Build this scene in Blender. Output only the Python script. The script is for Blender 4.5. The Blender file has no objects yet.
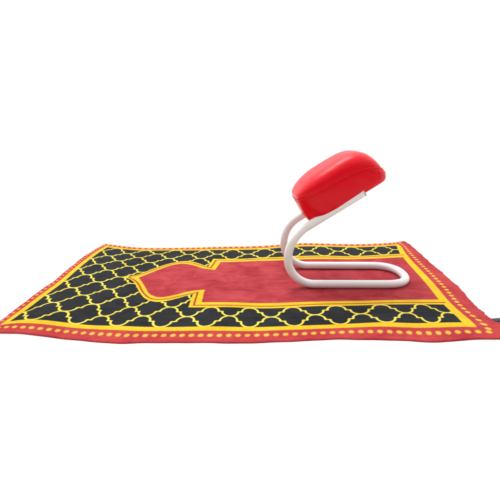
import bpy, bmesh, math, random
import numpy as np
from mathutils import Vector, noise

random.seed(7)
rng = np.random.default_rng(7)
scene = bpy.context.scene
COL = scene.collection


# ------------------------------------------------------------------ helpers
def link(o, parent=None):
    COL.objects.link(o)
    if parent is not None:
        o.parent = parent
    return o


def mesh_obj(name, verts, faces, mat, parent=None, smooth=True):
    me = bpy.data.meshes.new(name)
    me.from_pydata([tuple(v) for v in verts], [], faces)
    me.update()
    if smooth:
        me.polygons.foreach_set('use_smooth', [True] * len(me.polygons))
    me.materials.append(mat)
    return link(bpy.data.objects.new(name, me), parent)


def tag(o, label, cat, kind=None):
    o['label'] = label
    o['category'] = cat
    if kind:
        o['kind'] = kind


def sweep(path, radius, sides=24, cap=True, closed=False):
    """tube along a polyline (parallel transport frame)"""
    P = [Vector(p) for p in path]
    n = len(P)
    verts, faces = [], []
    tang = []
    for i in range(n):
        if closed:
            t = P[(i + 1) % n] - P[i - 1]
        else:
            t = P[min(i + 1, n - 1)] - P[max(i - 1, 0)]
        tang.append(t.normalized())
    ref = Vector((0, 0, 1)) if abs(tang[0].z) < .9 else Vector((0, 1, 0))
    nrm = (ref - tang[0] * ref.dot(tang[0])).normalized()
    for i in range(n):
        t = tang[i]
        nrm = (nrm - t * nrm.dot(t)).normalized()
        b = t.cross(nrm)
        r = radius[i] if hasattr(radius, '__len__') else radius
        for k in range(sides):
            a = 2 * math.pi * k / sides
            verts.append(P[i] + (nrm * math.cos(a) + b * math.sin(a)) * r)
    m = n if closed else n - 1
    for i in range(m):
        j = (i + 1) % n
        for k in range(sides):
            k2 = (k + 1) % sides
            faces.append((i * sides + k, i * sides + k2, j * sides + k2, j * sides + k))
    if cap and not closed:
        faces.append(tuple(range(sides))[::-1])
        faces.append(tuple((n - 1) * sides + k for k in range(sides)))
    return verts, faces


class Nodes:
    """tiny helper to write node maths"""
    def __init__(self, mat):
        mat.use_nodes = True
        self.t = mat.node_tree
        self.bsdf = self.t.nodes['Principled BSDF']

    def new(self, kind, **kw):
        n = self.t.nodes.new(kind)
        for k, v in kw.items():
            setattr(n, k, v)
        return n

    def lk(self, a, b):
        self.t.links.new(a, b)

    def math(self, op, a, b=None, c=None):
        n = self.new('ShaderNodeMath', operation=op)
        for i, x in enumerate((a, b, c)):
            if x is None:
                continue
            if isinstance(x, (int, float)):
                n.inputs[i].default_value = x
            else:
                self.lk(x, n.inputs[i])
        return n.outputs[0]

    def attr(self, name):
        return self.new('ShaderNodeAttribute', attribute_name=name).outputs['Fac']

    def below(self, val, thr, e):
        """1 where val < thr, softened over +-e"""
        n = self.new('ShaderNodeMapRange', interpolation_type='SMOOTHSTEP')
        self.lk(val, n.inputs['Value'])
        n.inputs['From Min'].default_value = thr - e
        n.inputs['From Max'].default_value = thr + e
        n.inputs['To Min'].default_value = 1
        n.inputs['To Max'].default_value = 0
        return n.outputs['Result']

    def mix(self, fac, a, b, blend='MIX'):
        n = self.new('ShaderNodeMix', data_type='RGBA', blend_type=blend)
        if isinstance(fac, (int, float)):
            n.inputs[0].default_value = fac
        else:
            self.lk(fac, n.inputs[0])
        for i, x in ((6, a), (7, b)):
            if isinstance(x, tuple):
                n.inputs[i].default_value = (*x, 1)
            else:
                self.lk(x, n.inputs[i])
        return n.outputs[2]

    def noise(self, vec, scale, detail=3, rough=.55, dist=0):
        n = self.new('ShaderNodeTexNoise')
        if vec is not None:
            self.lk(vec, n.inputs['Vector'])
        n.inputs['Scale'].default_value = scale
        n.inputs['Detail'].default_value = detail
        n.inputs['Roughness'].default_value = rough
        n.inputs['Distortion'].default_value = dist
        return n.outputs['Fac']

    def ramp(self, val, lo, hi, a=0., b=1.):
        n = self.new('ShaderNodeMapRange')
        self.lk(val, n.inputs['Value'])
        for k, v in (('From Min', lo), ('From Max', hi), ('To Min', a), ('To Max', b)):
            n.inputs[k].default_value = v
        return n.outputs['Result']

    def mapping(self, vec, scale):
        n = self.new('ShaderNodeMapping')
        self.lk(vec, n.inputs['Vector'])
        n.inputs['Scale'].default_value = scale
        return n.outputs[0]

    def bump(self, height, strength, distance, normal=None):
        n = self.new('ShaderNodeBump')
        n.inputs['Strength'].default_value = strength
        n.inputs['Distance'].default_value = distance
        self.lk(height, n.inputs['Height'])
        if normal is not None:
            self.lk(normal, n.inputs['Normal'])
        return n.outputs[0]


# ------------------------------------------------------------------ materials
def mat_floor():
    m = bpy.data.materials.new('white_floor')
    N = Nodes(m)
    b = N.bsdf.inputs
    tc = N.new('ShaderNodeTexCoord').outputs['Object']
    c = N.mix(N.noise(tc, 3, 4), (.90, .90, .90), (.92, .92, .915))
    N.lk(c, b['Base Color'])
    b['Roughness'].default_value = .9
    b['Specular IOR Level'].default_value = .1
    return m


def mat_tube():
    m = bpy.data.materials.new('white_powder_coat')
    N = Nodes(m)
    b = N.bsdf.inputs
    tc = N.new('ShaderNodeTexCoord').outputs['Object']
    c = N.mix(N.ramp(N.noise(tc, 25, 4), .35, .7), TUBE_A, TUBE_B)
    N.lk(c, b['Base Color'])
    N.lk(N.ramp(N.noise(tc, 70, 4), .3, .75, .22, .38), b['Roughness'])
    N.lk(N.bump(N.noise(tc, 900, 2), .02, .0003), b['Normal'])
    return m


def mat_cap():
    m = bpy.data.materials.new('grey_plastic')
    N = Nodes(m)
    b = N.bsdf.inputs
    tc = N.new('ShaderNodeTexCoord').outputs['Object']
    N.lk(N.mix(N.noise(tc, 120, 3), (.36, .35, .34), (.44, .43, .42)), b['Base Color'])
    b['Roughness'].default_value = .55
    return m


def mat_leather(name, c0, c1):
    m = bpy.data.materials.new(name)
    N = Nodes(m)
    b = N.bsdf.inputs
    tc = N.new('ShaderNodeTexCoord').outputs['Object']
    N.lk(N.mix(N.ramp(N.noise(tc, 14, 3), .3, .7), c0, c1), b['Base Color'])
    b['Roughness'].default_value = .40
    N.lk(N.ramp(N.noise(tc, 60, 4), .3, .7, .27, .38), b['Roughness'])
    b['Specular IOR Level'].default_value = .17
    v = N.new('ShaderNodeTexVoronoi', feature='DISTANCE_TO_EDGE')
    N.lk(tc, v.inputs['Vector'])
    v.inputs['Scale'].default_value = 700
    grain = N.bump(N.ramp(v.outputs['Distance'], 0, .25), .12, .0004)
    big = N.bump(N.noise(N.mapping(tc, (18, 30, 45)), 1.0, 3, .5, .6), .25, .004, grain)
    N.lk(big, b['Normal'])
    return m


def mat_board():
    m = bpy.data.materials.new('dark_board')
    N = Nodes(m)
    tc = N.new('ShaderNodeTexCoord').outputs['Object']
    N.lk(N.mix(N.noise(tc, 40, 4), (.03, .02, .02), (.06, .04, .04)), N.bsdf.inputs['Base Color'])
    N.bsdf.inputs['Roughness'].default_value = .8
    return m


def mat_dark_cloth():
    m = bpy.data.materials.new('dark_cloth')
    N = Nodes(m)
    tc = N.new('ShaderNodeTexCoord').outputs['Object']
    N.lk(N.mix(N.noise(tc, 200, 3), (.035, .03, .04), (.06, .055, .07)), N.bsdf.inputs['Base Color'])
    N.bsdf.inputs['Roughness'].default_value = .9
    return m


def mat_rug():
    m = bpy.data.materials.new('printed_velvet')
    N = Nodes(m)
    b = N.bsdf.inputs
    uv = N.new('ShaderNodeUVMap', uv_map='weave').outputs[0]
    fuzz = N.math('MULTIPLY', N.math('SUBTRACT', N.noise(uv, 22, 3), .5), FUZZ)
    E = .013

    def a(n):
        return N.math('ADD', N.attr(n), fuzz)
    # nap: pile brushed mostly along the length
    streak = N.noise(N.mapping(uv, (1.1, 9, 1)), 1.0, 5, .6, .5)
    patch = N.noise(uv, 1.5, 4, .6, .9)
    fine = N.noise(N.mapping(uv, (16, 50, 1)), 1.0, 4, .65)
    nap = N.math('ADD', N.math('ADD', N.math('MULTIPLY', streak, .27), N.math('MULTIPLY', patch, .46)),
                 N.math('MULTIPLY', fine, .27))
    napr = N.ramp(nap, .40, .60)
    field = N.mix(napr, FIELD_A, FIELD_B)
    border = N.mix(napr, BORDER_A, BORDER_B)
    black = N.mix(napr, BLACK_A, BLACK_B)
    gold = N.mix(napr, GOLD_A, GOLD_B)
    lat = N.mix(napr, LAT_A, LAT_B)
    dot = N.mix(napr, DOT_A, DOT_B)
    c = border
    c = N.mix(N.below(a('dots'), 0, E * 1.6), c, dot)
    c = N.mix(N.below(a('frame'), 0, E), c, gold)
    c = N.mix(N.below(a('ground'), 0, E), c, black)
    inl = N.math('MULTIPLY', N.below(N.math('ABSOLUTE', a('trellis')), LAT_W, E), N.below(a('ground'), 0, E))
    c = N.mix(inl, c, lat)
    c = N.mix(N.below(a('arch_outer'), 0, E), c, gold)
    c = N.mix(N.below(N.math('ABSOLUTE', a('arch_line')), .026, E), c, (.34, .05, .015))
    c = N.mix(N.below(a('arch_inner'), 0, E), c, field)
    grit = N.ramp(N.noise(N.mapping(uv, (75, 75, 1)), 1.0, 3, .7), .3, .7, .80, 1.16)
    g = N.new('ShaderNodeCombineColor')
    for i in range(3):
        N.lk(grit, g.inputs[i])
    c = N.mix(1.0, c, g.outputs[0], 'MULTIPLY')
    N.lk(c, b['Base Color'])
    b['Roughness'].default_value = .85
    b['Specular IOR Level'].default_value = .08
    b['Sheen Weight'].default_value = SHEEN
    b['Sheen Roughness'].default_value = .45
    weave = N.noise(N.mapping(uv, (150, 150, 1)), 1.0, 2, .6)
    n1 = N.bump(weave, .35, .0012)
    n2 = N.bump(nap, .35, .006, n1)
    N.lk(n2, b['Normal'])
    return m

# ------------------------------------------------------------------ colours, light, pattern
TUBE_A, TUBE_B = (.825, .81, .805), (.84, .825, .82)
LEATHER_A, LEATHER_B = (.68, .0015, .010), (.75, .003, .014)
WELT = (.74, .003, .014)
FIELD_A, FIELD_B = (.30, .013, .024), (.46, .054, .064)
BORDER_A, BORDER_B = (.36, .022, .032), (.50, .055, .052)
BLACK_A, BLACK_B = (.007, .008, .010), (.020, .021, .024)
GOLD_A, GOLD_B = (.64, .40, .010), (.75, .51, .020)
LAT_A, LAT_B = (.70, .54, .05), (.82, .68, .11)
DOT_A, DOT_B = (.70, .38, .03), (.80, .50, .08)
LAT_W, FUZZ, SHEEN = .026, .026, .05
WORLD_BACK, WORLD_FRONT = 1.15, .33
LAMPS = [('light_bank', (0, 2.0, 4.0), (0, 2.0, 0), (9, 9), 184), ('softbox', (-.15, 1.75, 1.7), (.2, 1.1, .1), (.6, .6), 18)]
ARCH_IN = [(1.54, 0), (1.72, .33), (1.92, .70), (2.14, 1.10), (2.38, 1.33), (2.62, 1.38), (2.95, 1.21), (3.27, .98), (3.64, .85)]
ARCH_OUT = [(1.04, 0), (1.30, .14), (1.54, .44), (1.82, .98), (2.12, 1.42), (2.40, 1.64), (2.66, 1.69), (2.95, 1.54), (3.38, 1.17)]
RUG = [
(0.00,0.00,-0.5224,0.8559,0.0018),
(1.00,0.00,-0.4105,0.8379,0.0008),
(2.00,0.00,-0.3098,0.8291,0.0003),
(3.00,0.00,-0.2088,0.8269,0.0002),
(4.00,0.00,-0.1058,0.8239,0.0001),
(5.00,0.00,-0.0023,0.8226,0.0000),
(6.00,0.00,0.1040,0.8289,0.0004),
(7.00,0.00,0.2123,0.8381,0.0010),
(8.00,0.00,0.3210,0.8424,0.0013),
(9.00,0.00,0.4299,0.8424,0.0013),
(-0.47,0.00,-0.5688,0.8523,0.0016),
(9.62,0.00,0.4973,0.8437,0.0014),
(1.50,0.50,-0.3561,0.8788,0.0002),
(2.50,0.50,-0.2578,0.8797,0.0003),
(3.50,0.50,-0.1518,0.8763,0.0001),
(4.50,0.50,-0.0485,0.8763,0.0002),
(5.50,0.50,0.0508,0.8748,0.0001),
(6.50,0.50,0.1590,0.8853,0.0007),
(7.50,0.50,0.2721,0.8876,0.0009),
(8.50,0.50,0.3846,0.8910,0.0011),
(-0.47,0.50,-0.5637,0.9004,0.0014),
(-0.47,1.50,-0.5570,0.9992,0.0010),
(-0.47,2.50,-0.5498,1.1021,0.0010),
(-0.47,3.50,-0.5530,1.2098,0.0011),
(-0.47,4.50,-0.5514,1.3123,0.0010),
(-0.47,5.50,-0.5461,1.4030,0.0005),
(1.00,1.00,-0.3999,0.9418,0.0008),
(-0.47,6.00,-0.5396,1.4476,0.0003),
(5.00,1.00,0.0000,0.9218,0.0000),
(5.00,5.00,0.0453,1.3218,0.0000),
(5.00,6.00,0.0522,1.4232,0.0000),
(9.62,1.32,0.5034,0.9769,0.0011),
(9.62,4.68,0.5354,1.3274,0.0011),
(9.62,6.00,0.5587,1.4647,0.0010),
(9.62,5.00,0.5377,1.3632,0.0012),
(0.99,-0.60,-0.4160,0.7780,0.0010),
(2.36,-0.60,-0.2787,0.7586,0.0000),
(5.08,-0.60,0.0000,0.7606,0.0000),
(6.95,-0.60,0.1962,0.7738,0.0009),
(8.95,-0.60,0.4090,0.7623,0.0002),
(-0.80,-0.60,-0.5929,0.8020,0.0024),
(-0.80,0.25,-0.5942,0.8563,0.0003),
(10.42,-0.60,0.5777,0.7775,0.0013),
(10.42,0.02,0.5943,0.8333,0.0007),
(10.42,0.42,0.5792,0.8761,0.0008),
(10.42,1.95,0.5956,1.0379,0.0009),
(10.38,6.40,0.6158,1.5371,0.0020),
(-0.75,6.40,-0.5622,1.4971,0.0006),
(0.60,6.40,-0.4244,1.4486,0.0000),
(2.00,6.40,-0.2646,1.4447,0.0000),
(3.50,6.40,-0.1144,1.4589,0.0000),
(4.58,6.40,0.0000,1.4655,0.0000),
(6.50,6.40,0.2161,1.5079,0.0010),
(7.85,6.40,0.3661,1.4930,0.0006)
]
# ------------------------------------------------------------------ the setting
def build_floor():
    xs = np.linspace(-4.5, 4.5, 21)
    ys = np.linspace(-2.5, 4.5, 21)
    v = [(x, y, 0) for y in ys for x in xs]
    f = [(j * 21 + i, j * 21 + i + 1, (j + 1) * 21 + i + 1, (j + 1) * 21 + i) for j in range(20) for i in range(20)]
    o = mesh_obj('floor', v, f, mat_floor())
    o['label'] = 'plain bright white studio floor running back into white'
    o['kind'] = 'structure'
    return o


# ------------------------------------------------------------------ the rug
# weave coordinates (trellis repeats) -> place on the floor in metres: x, y, lift.
# The cloth is soft: it lies a little askew, with curled corners and rippled hems.
U0, U1, V0, V1 = -.82, 10.42, -.60, 6.42


def tps(ctrl, lam=.05):
    C = np.array(ctrl)
    p = C[:, :2]
    n = len(p)

    def ker(a, b):
        d2 = ((a[:, None] - b[None]) ** 2).sum(-1)
        return .5 * d2 * np.log(d2 + 1e-9)
    K = ker(p, p) + lam * np.eye(n)
    Q = np.c_[np.ones(n), p]
    A = np.block([[K, Q], [Q.T, np.zeros((3, 3))]])
    w = np.linalg.solve(A, np.r_[C[:, 2:], np.zeros((3, 3))])

    def f(q):
        out = np.empty((len(q), 3))
        for s in range(0, len(q), 20000):
            e = q[s:s + 20000]
            out[s:s + 20000] = ker(e, p) @ w[:n] + np.c_[np.ones(len(e)), e] @ w[n:]
        return out
    return f


def seg_dist(q, poly):
    d = np.full(len(q), 1e9)
    for a, b in zip(poly[:-1], poly[1:]):
        ab = b - a
        L = (ab ** 2).sum()
        if L < 1e-12:
            continue
        t = np.clip(((q - a) @ ab) / L, 0, 1)
        e = q - (a + t[:, None] * ab)
        d = np.minimum(d, np.hypot(e[:, 0], e[:, 1]))
    return d


def spline(pts, n=8):
    P = np.array(pts, float)
    P = np.vstack([2 * P[0] - P[1], P, 2 * P[-1] - P[-2]])
    out = []
    for i in range(1, len(P) - 2):
        for t in np.linspace(0, 1, n, endpoint=False):
            a, b, c, d = P[i - 1:i + 3]
            out.append(.5 * (2 * b + (c - a) * t + (2 * a - 5 * b + 4 * c - d) * t * t + (3 * b - a - 3 * c + d) * t ** 3))
    out.append(P[-2])
    return np.array(out)


def rect_sd(u, v, a, b, c, d):
    return np.maximum(np.maximum(a - u, u - b), np.maximum(c - v, v - d))


def rug_fields(u, v):
    F = {}
    F['frame'] = rect_sd(u, v, -.63, 9.84, -.17, 6.16)
    F['ground'] = rect_sd(u, v, -.47, 9.62, 0, 6)
    # trellis: one quarter of the stepped quatrefoil, folded out over the plane
    t = np.linspace(0, math.pi / 2, 9)
    lobe = np.c_[.20 * np.sin(t), .22 - .22 * np.cos(t)]
    q = np.vstack([lobe, [(.20, .245), (.30, .255)], (.5 - lobe)[::-1]])
    a = np.abs(u - np.round(u))
    b = np.abs(v - np.round(v))
    d = seg_dist(np.c_[a, b], q)
    yy = np.interp(a, q[:, 0] + np.arange(len(q)) * 1e-6, q[:, 1])
    F['trellis'] = np.where(b > yy, d, -d)
    # the arched niche: half width over length, mirrored about the middle line
    inner = spline(ARCH_IN)
    outer = spline(ARCH_OUT)
    h = np.abs(v - 3)
    tail_in = np.array([(3.70, 1.68), (9.62, 1.68), (9.62, 0)])
    tail_out = np.array([(3.42, 2.0), (9.75, 2.0), (9.75, 0)])
    P_in = np.vstack([inner, tail_in])
    P_out = np.vstack([outer, tail_out])
    k = .40
    P_mid = np.vstack([outer * (1 - k) + inner * k, tail_out * (1 - k) + tail_in * k])

    def inside(poly, q):
        x, y = q[:, 0], q[:, 1]
        P = np.vstack([poly, poly[:1]])
        r = np.zeros(len(q), bool)
        for (x1, y1), (x2, y2) in zip(P[:-1], P[1:]):
            if y1 == y2:
                continue
            c = ((y1 > y) != (y2 > y)) & (x < (x2 - x1) * (y - y1) / (y2 - y1) + x1)
            r ^= c
        return r
    H = np.c_[u, np.maximum(h, 1e-5)]
    for nm, P, drop in (('arch_inner', P_in, 1), ('arch_line', P_mid, 2), ('arch_outer', P_out, 1)):
        d = seg_dist(H, P[:-1])
        if nm == 'arch_line':
            d = seg_dist(H, P[:-1])
            F[nm] = np.where(inside(P, H), -d, d)
        else:
            F[nm] = np.where(inside(P, H), -d, d)
    # dots in the border, five to a repeat
    r = .058
    fu = np.abs((u * 5) - np.round(u * 5)) / 5
    fv = np.abs((v * 5) - np.round(v * 5)) / 5
    dn = np.hypot(fu, v + .345)
    df = np.hypot(fu, v - 6.30)
    dr = np.hypot(fv, u - 10.03)
    dl = np.hypot(fv, u + .73) * 1.6
    ok_h = (u > -.80) & (u < 10.12)
    ok_v = (v > -.30) & (v < 6.28)
    D = np.minimum(np.where(ok_h, np.minimum(dn, df), 9), np.where(ok_v, np.minimum(dr, dl), 9))
    F['dots'] = np.clip(D - r, -1, .2)
    return F


def build_rug():
    place = tps(RUG)
    nu, nv = 640, 400
    us = np.linspace(U0, U1, nu)
    vs = np.linspace(V0, V1, nv)
    G = np.stack(np.meshgrid(us, vs), -1).reshape(-1, 2)
    # hem not perfectly straight
    W = G.copy()
    def wob(t, s, amp):
        return amp * (np.sin(t * 2.1 + s) + .6 * np.sin(t * 4.7 + 2 * s) + .4 * np.sin(t * 9.1 + 3 * s))
    eu = np.clip(np.maximum((U0 + .18 - G[:, 0]) / .18, 0), 0, 1)
    er = np.clip((G[:, 0] - (U1 - .3)) / .3, 0, 1)
    W[:, 0] += eu * wob(G[:, 1], 1, .012) + er * wob(G[:, 1], 2.2, .005)
    en = np.clip((V0 + .2 - G[:, 1]) / .2, 0, 1)
    W[:, 1] += en * wob(G[:, 0], .4, .010)
    X = place(W)
    lift = np.clip(X[:, 2], 0, .02) 
    # flat under the stool, gentle ripples elsewhere
    du = np.clip((np.abs(G[:, 0] - 7.6) - 2.0) / 1.2, 0, 1)
    dv = np.clip((np.abs(G[:, 1] - 2.9) - 1.2) / 1.0, 0, 1)
    away = np.clip(np.hypot(du, dv), 0, 1)
    away = away * away * (3 - 2 * away)
    rip = .0011 * (1 + np.sin(G[:, 0] * 1.7 + .8 * G[:, 1])) + .0007 * (1 + np.sin(G[:, 0] * 3.3 - 1.9 * G[:, 1] + 1))
    edge = np.minimum(np.minimum(G[:, 0] - U0, U1 - G[:, 0]), np.minimum(G[:, 1] - V0, V1 - G[:, 1]))
    z = .0030 + (lift + rip) * away * np.clip(edge / .6, .2, 1)
    thick = .0027
    soft = np.clip(edge / .035, 0, 1)
    ztop = z - .0014 * (1 - soft) ** 2
    hem = np.clip(edge / .25, 0, 1)
    zbot = np.maximum(z - thick, .0004) * hem + .0003 * (1 - hem)
    n = nu * nv
    V = np.zeros((2 * n, 3))
    V[:n, :2] = X[:, :2]; V[:n, 2] = ztop
    V[n:, :2] = X[:, :2]; V[n:, 2] = zbot
    idx = np.arange(n).reshape(nv, nu)
    top = np.stack([idx[:-1, :-1], idx[:-1, 1:], idx[1:, 1:], idx[1:, :-1]], -1).reshape(-1, 4)
    bot = top[:, ::-1] + n
    ring = np.concatenate([idx[0, :], idx[1:, -1], idx[-1, -2::-1], idx[-2:0:-1, 0]])
    nx = np.roll(ring, -1)
    side = np.stack([ring + n, nx + n, nx, ring], -1)
    Fc = np.concatenate([top, bot, side]).astype(np.int32)
    me = bpy.data.meshes.new('prayer_rug')
    me.vertices.add(2 * n)
    me.vertices.foreach_set('co', V.astype(np.float32).ravel())
    me.loops.add(Fc.size)
    me.loops.foreach_set('vertex_index', Fc.ravel())
    me.polygons.add(len(Fc))
    me.polygons.foreach_set('loop_start', np.arange(0, Fc.size, 4, dtype=np.int32))
    me.polygons.foreach_set('loop_total', np.full(len(Fc), 4, np.int32))
    me.update(calc_edges=True)
    me.validate()
    me.polygons.foreach_set('use_smooth', np.ones(len(Fc), bool))
    uvl = me.uv_layers.new(name='weave')
    GG = np.concatenate([G, G])
    uvl.data.foreach_set('uv', GG[Fc.ravel()].astype(np.float32).ravel())
    for k, val in rug_fields(G[:, 0], G[:, 1]).items():
        at = me.attributes.new(k, 'FLOAT', 'POINT')
        at.data.foreach_set('value', np.concatenate([val, val]).astype(np.float32))
    m = mat_rug()
    me.materials.append(m)
    rug = link(bpy.data.objects.new('prayer_rug', me))
    tag(rug, 'red prayer rug with yellow trellis on black around an arched red niche', 'prayer rug')

    # short cut threads along the two woven ends
    thread = mat_thread()
    Z = np.c_[X[:, :2], ztop]
    Zg = Z.reshape(nv, nu, 3)
    for col, nxt, ln, step in ((nu - 1, nu - 8, .0045, 3), (0, 7, .0025, 4)):
        vv, ff = [], []
        for j in range(2, nv - 2, step):
            p = Vector(Zg[j, col]); q = Vector(Zg[j, nxt])
            d = (p - q).normalized()
            w = (Vector(Zg[min(j + 2, nv - 1), col]) - Vector(Zg[j - 2, col])).normalized()
            clump = max(0, math.sin(j * .21 + col) + .6 * math.sin(j * .083 + 1.3))
            L = ln * (.35 + .5 * random.random() + .55 * clump)
            d = (d + w * random.uniform(-.5, .5)).normalized()
            s = p - d * .003 + Vector((0, 0, -.0008))
            path = [s, s + d * (.003 + L * .5), s + d * (.003 + L) + Vector((0, 0, -.0006))]
            a, b = sweep(path, [.0013, .0012, .0006], 6)
            o = len(vv)
            vv += a
            ff += [tuple(i + o for i in f) for f in b]
        mesh_obj('fringe', vv, ff, thread, rug)
    return rug


def mat_thread():
    m = bpy.data.materials.new('red_thread')
    N = Nodes(m)
    tc = N.new('ShaderNodeTexCoord').outputs['Object']
    N.lk(N.mix(N.noise(tc, 90, 3), BORDER_A, BORDER_B), N.bsdf.inputs['Base Color'])
    N.bsdf.inputs['Roughness'].default_value = .9
    N.bsdf.inputs['Sheen Weight'].default_value = .2
    return m


def build_strap():
    """dark strip of cloth that shows behind the near right corner of the rug"""
    vv, ff = [], []
    n = 24
    for i in range(n + 1):
        t = i / n
        x = .580 + t * .09
        y = .860 + .004 * math.sin(t * 2.2) - .004 * t
        w = .0065 + .0008 * math.sin(t * 9)
        z = .0012 + .0015 * (1 + math.sin(t * 7)) * .5
        vv += [(x, y - w, z + .0002), (x, y + w, z), (x, y + w, z + .0022), (x, y - w, z + .0024)]
    for i in range(n):
        for k in range(4):
            a, b = i * 4 + k, i * 4 + (k + 1) % 4
            ff.append((a, b, b + 4, a + 4))
    ff += [(3, 2, 1, 0), tuple(n * 4 + k for k in range(4))]
    o = mesh_obj('cloth_strip', vv, ff, mat_dark_cloth(), smooth=False)
    tag(o, 'small dark strip poking out behind the near right corner of the rug', 'cloth strip')


# ------------------------------------------------------------------ the stool
SX, SY, YAW, SPAN = .1062, 1.0600, -.0084, .1580       # near tube corner, heading, tube spacing
LEN, RL, RU, TILT, ARM, RAD = .3570, .0770, .1020, math.radians(32.9), .1800, .0118
ZB = .0018 + RAD


def build_stool():
    root = link(bpy.data.objects.new('prayer_stool', None))
    root.location = (SX, SY, .0036)
    root.rotation_euler = (0, 0, YAW)
    root.empty_display_size = .05
    tag(root, 'low stool with tilted red padded seat on bent white tube frame, on the rug', 'stool')
    z0 = ZB - .0030

    prof = []                                            # from arm top down to the base
    zc = z0 + RL
    a1 = math.pi / 2 + TILT
    s0, h0 = RU + RU * math.cos(a1), zc + RU * math.sin(a1)
    arm = [(s0 + ARM * t * math.cos(TILT), h0 + ARM * t * math.sin(TILT)) for t in np.linspace(1, 0, 16)]
    prof += arm
    prof += [(RU + RU * math.cos(a), zc + RU * math.sin(a)) for a in np.linspace(a1, math.pi, 20)[1:]]
    prof += [(RL + RL * math.cos(a), zc + RL * math.sin(a)) for a in np.linspace(math.pi, 1.5 * math.pi, 26)[1:]]
    rr = SPAN / 2
    se = LEN - rr
    prof += [(s, z0) for s in np.linspace(RL, se, 18)[1:]]
    # the arms toe in a little where they carry the pad
    toe = []
    for s, z in prof:
        k = min(1., max(0., (s - .003) / .048)) if z > z0 + RL else 0.
        toe.append(.0112 * k * k * (3 - 2 * k))
    path = [(s, t, z) for (s, z), t in zip(prof, toe)]
    path += [(se + rr * math.sin(a) ** .84, rr - rr * math.copysign(abs(math.cos(a)) ** .84, math.cos(a)), z0) for a in np.linspace(0, math.pi, 48)[2:-2]]
    path += [(s, SPAN - t, z) for (s, z), t in zip(prof[::-1], toe[::-1])]
    v, f = sweep(path, RAD, 32, cap=True)
    frame = mesh_obj('tube_frame', v, f, mat_tube(), root)
    cap = mat_cap()
    for y in (toe[0], SPAN - toe[0]):
        e = Vector((math.cos(TILT), 0, math.sin(TILT)))
        p = Vector((arm[0][0], y, arm[0][1]))
        prof_c = [(-.002, RAD * .95), (.0003, RAD * 1.02), (.0022, RAD * 1.02), (.0034, RAD * .9), (.0038, RAD * .6)]
        v, f = sweep([p + e * a for a, _ in prof_c], [r for _, r in prof_c], 28)
        mesh_obj('end_cap', v, f, cap, frame)

    # padded seat, built in its own tilted frame
    seat_m = mat_leather('red_leatherette', LEATHER_A, LEATHER_B)
    T = math.radians(32.05)
    TURN = .052                                          # the pad sits slightly twisted on its frame
    cy, sy = math.cos(TURN), math.sin(TURN)
    e = Vector((cy * math.cos(T), sy * math.cos(T), math.sin(T)))
    m = Vector((-cy * math.sin(T), -sy * math.sin(T), math.cos(T)))
    w = Vector((-sy, cy, 0))
    c0 = Vector((cy * .1611 - sy * SPAN / 2, sy * .1611 + cy * SPAN / 2, .2584 - .0030))
    A, B, HS, CR, NEXP, ARCH, APOW, DROP, BELLY, DIP = .1247, .0900, .0361, .0406, 3.74, .0238, 3.0, .0058, -.0121, .0206
    sec = [(.885, -.0098, 0, 0), (.928, -.0078, 0, 0), (.960, -.0030, .0, .0), (.984, .12 * HS, .08, .08), (1.0, .36 * HS, .3, .3), (1.006, .56 * HS, .6, .6), (1.0, .78 * HS, .85, .85),
           (.985, .96 * HS, 1, 1), (.975, HS, 1, 1)]
    sec += [(q, HS + CR * (1 - (q / .975) ** 5) ** .5, 1, (q / .975) ** 5) for q in (.972, .965, .945, .915, .85, .75, .6, .42, .22, .06)]
    prof = spline(sec, 5)
    nth = 360

    def ring(sc, ht, ar, tw, grow=0.):
        out = []
        for k in range(nth):
            t = 2 * math.pi * k / nth
            ct, st = math.cos(t), math.sin(t)
            X = math.copysign(abs(ct) ** (2 / NEXP), ct)
            Y = math.copysign(abs(st) ** (2 / NEXP), st)
            X, Y = (sc * A + grow) * X, (sc * B + grow) * Y
            H = ht + ar * ARCH * (1 - min(1, abs(X / A)) ** APOW) - tw * (DROP * X / A + DIP * (X / A) ** 3) + (1 - ar) * BELLY * (X / A) ** 4 * (1.1 if X > 0 else 1.0)
            out.append((X, Y, H))
        return out

    def pos(p):
        return c0 + e * p[0] + w * p[1] + m * p[2]
    def pulled(p, sc, ht):
        """soft foam waves, gathered cloth low on the sides, small puckers along the seam"""
        low = max(0., 1 - abs(ht - .010) / .022) if sc > .9 else 0
        ex, ey = abs(p[0]) / A, abs(p[1]) / B
        corner = min(1., (ex * ey) ** 3)
        n1 = noise.noise(Vector((p[0] * 55 + p[2] * 20, p[1] * 55, p[2] * 16)))
        n2 = noise.noise(Vector((p[0] * 120, p[1] * 120, p[2] * 35 + 4)))
        g = (n1 * .0024 + n2 * .0009) * low * (.45 + 2.2 * corner)
        g += noise.noise(Vector((p[0] * 16 + 5, p[1] * 16, p[2] * 16))) * .0009
        ang = math.atan2(p[1] / B, p[0] / A)
        near = math.exp(-abs(ht - HS) / .005) if sc > .9 else 0
        g += .00035 * near * math.sin(ang * 58 + 3 * noise.noise(Vector((ang * 4, 0, 1))))
        q = math.hypot(p[0], p[1]) + 1e-6
        return (p[0] * (1 + g / q), p[1] * (1 + g / q), p[2] + g * .4)
    vv, ff = [], []
    under = [(.5, -.0105, 0, 0), (.75, -.0105, 0, 0), (.84, -.0103, 0, 0)]
    rows = [tuple(r) for r in under] + [tuple(r) for r in prof]
    for (sc, ht, ar, tw) in rows:
        for p in ring(sc, ht, ar, tw):
            vv.append(pos(pulled(p, sc, ht)))
    R = len(rows)
    for i in range(R - 1):
        for k in range(nth):
            k2 = (k + 1) % nth
            ff.append((i * nth + k, i * nth + k2, (i + 1) * nth + k2, (i + 1) * nth + k))
    vv.append(pos((0, 0, -.0105)))
    vv.append(pos((0, 0, HS + CR + ARCH)))
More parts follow.
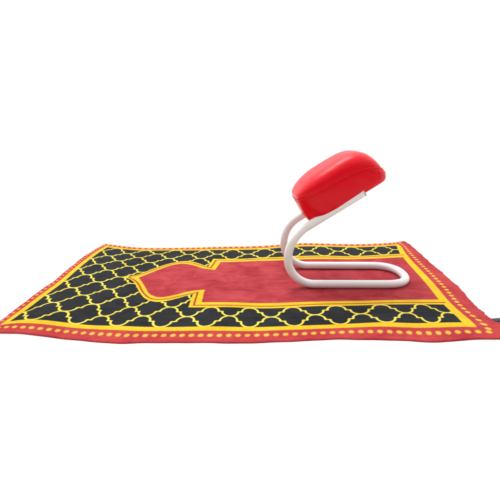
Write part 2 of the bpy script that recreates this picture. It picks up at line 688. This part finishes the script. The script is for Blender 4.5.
    for k in range(nth):
        k2 = (k + 1) % nth
        ff.append((len(vv) - 2, k2, k))
        ff.append((len(vv) - 1, (R - 1) * nth + k, (R - 1) * nth + k2))
    seat = mesh_obj('seat', vv, ff, seat_m, root)
    loop = [pos(pulled(p, .98, HS)) for p in ring(.9785, HS - .0004, 1, 1, .0003)]
    v, f = sweep(loop, .0015, 8, closed=True)
    mesh_obj('seam', v, f, mat_leather('red_welt', WELT, WELT), seat)
    # a row of top-stitching just below the welt
    line = [pos(pulled(p, .99, HS - .0035)) for p in ring(.992, .90 * HS, .94, .94, .0004)]
    vv, ff = [], []
    for k in range(0, nth, 3):
        a, b = line[k], line[(k + 2) % nth]
        p, f = sweep([a, (a + b) / 2 + (a - c0).normalized() * .0002, b], [.0003, .00055, .0003], 6)
        o = len(vv)
        vv += p
        ff += [tuple(i + o for i in t) for t in f]
    mesh_obj('stitching', vv, ff, mat_leather('red_stitching', WELT, WELT), seat)
    # plywood board and two screws under the pad
    vv, ff = [], []
    for hgt in (-.0150, -.0100):
        vv += [pos((x, y, hgt)) for x, y, _ in ring(.66, 0, 0, 0)]
    for k in range(nth):
        k2 = (k + 1) % nth
        ff.append((k, k2, nth + k2, nth + k))
    ff += [tuple(range(nth))[::-1], tuple(nth + k for k in range(nth))]
    mesh_obj('seat_board', vv, ff, mat_board(), seat, smooth=False)
    return root


# ------------------------------------------------------------------ light and camera
def build_light():
    wd = bpy.data.worlds.new('World')
    scene.world = wd
    wd.use_nodes = True
    nt = wd.node_tree
    bg = nt.nodes['Background']
    # a white studio that is bright behind the rug and dimmer on the photographer's side
    tc = nt.nodes.new('ShaderNodeTexCoord')
    sp = nt.nodes.new('ShaderNodeSeparateXYZ')
    nt.links.new(tc.outputs['Generated'], sp.inputs[0])
    mr = nt.nodes.new('ShaderNodeMapRange')
    mr.interpolation_type = 'SMOOTHSTEP'
    nt.links.new(sp.outputs['Y'], mr.inputs['Value'])
    mr.inputs['From Min'].default_value = -.7
    mr.inputs['From Max'].default_value = .25
    mr.inputs['To Min'].default_value = WORLD_FRONT
    mr.inputs['To Max'].default_value = WORLD_BACK
    nt.links.new(mr.outputs['Result'], bg.inputs['Strength'])
    bg.inputs['Color'].default_value = (1, 1, 1, 1)
    for nm, loc, target, size, power in LAMPS:
        la = bpy.data.lights.new(nm, 'AREA')
        la.shape = 'RECTANGLE'
        la.size, la.size_y = size
        la.energy = power
        la.color = (1, .985, .965)
        o = link(bpy.data.objects.new(nm, la))
        o.location = loc
        o.rotation_euler = (Vector(target) - Vector(loc)).to_track_quat('-Z', 'Y').to_euler()


def build_camera():
    cd = bpy.data.cameras.new('camera')
    cd.sensor_width = 36
    cd.lens = 28.8
    cd.clip_start = .01
    cd.clip_end = 200
    o = link(bpy.data.objects.new('camera', cd))
    o.location = (0, 0, .45)
    o.rotation_euler = (math.radians(90 - 17.5), 0, 0)
    scene.camera = o


build_floor()
build_rug()
build_strap()
build_stool()
build_light()
build_camera()
scene.render.engine = 'CYCLES'
scene.render.resolution_x = scene.render.resolution_y = 1024
scene.view_settings.view_transform = 'Standard'
scene.view_settings.look = 'None'
scene.view_settings.exposure = 0
scene.view_settings.gamma = 1
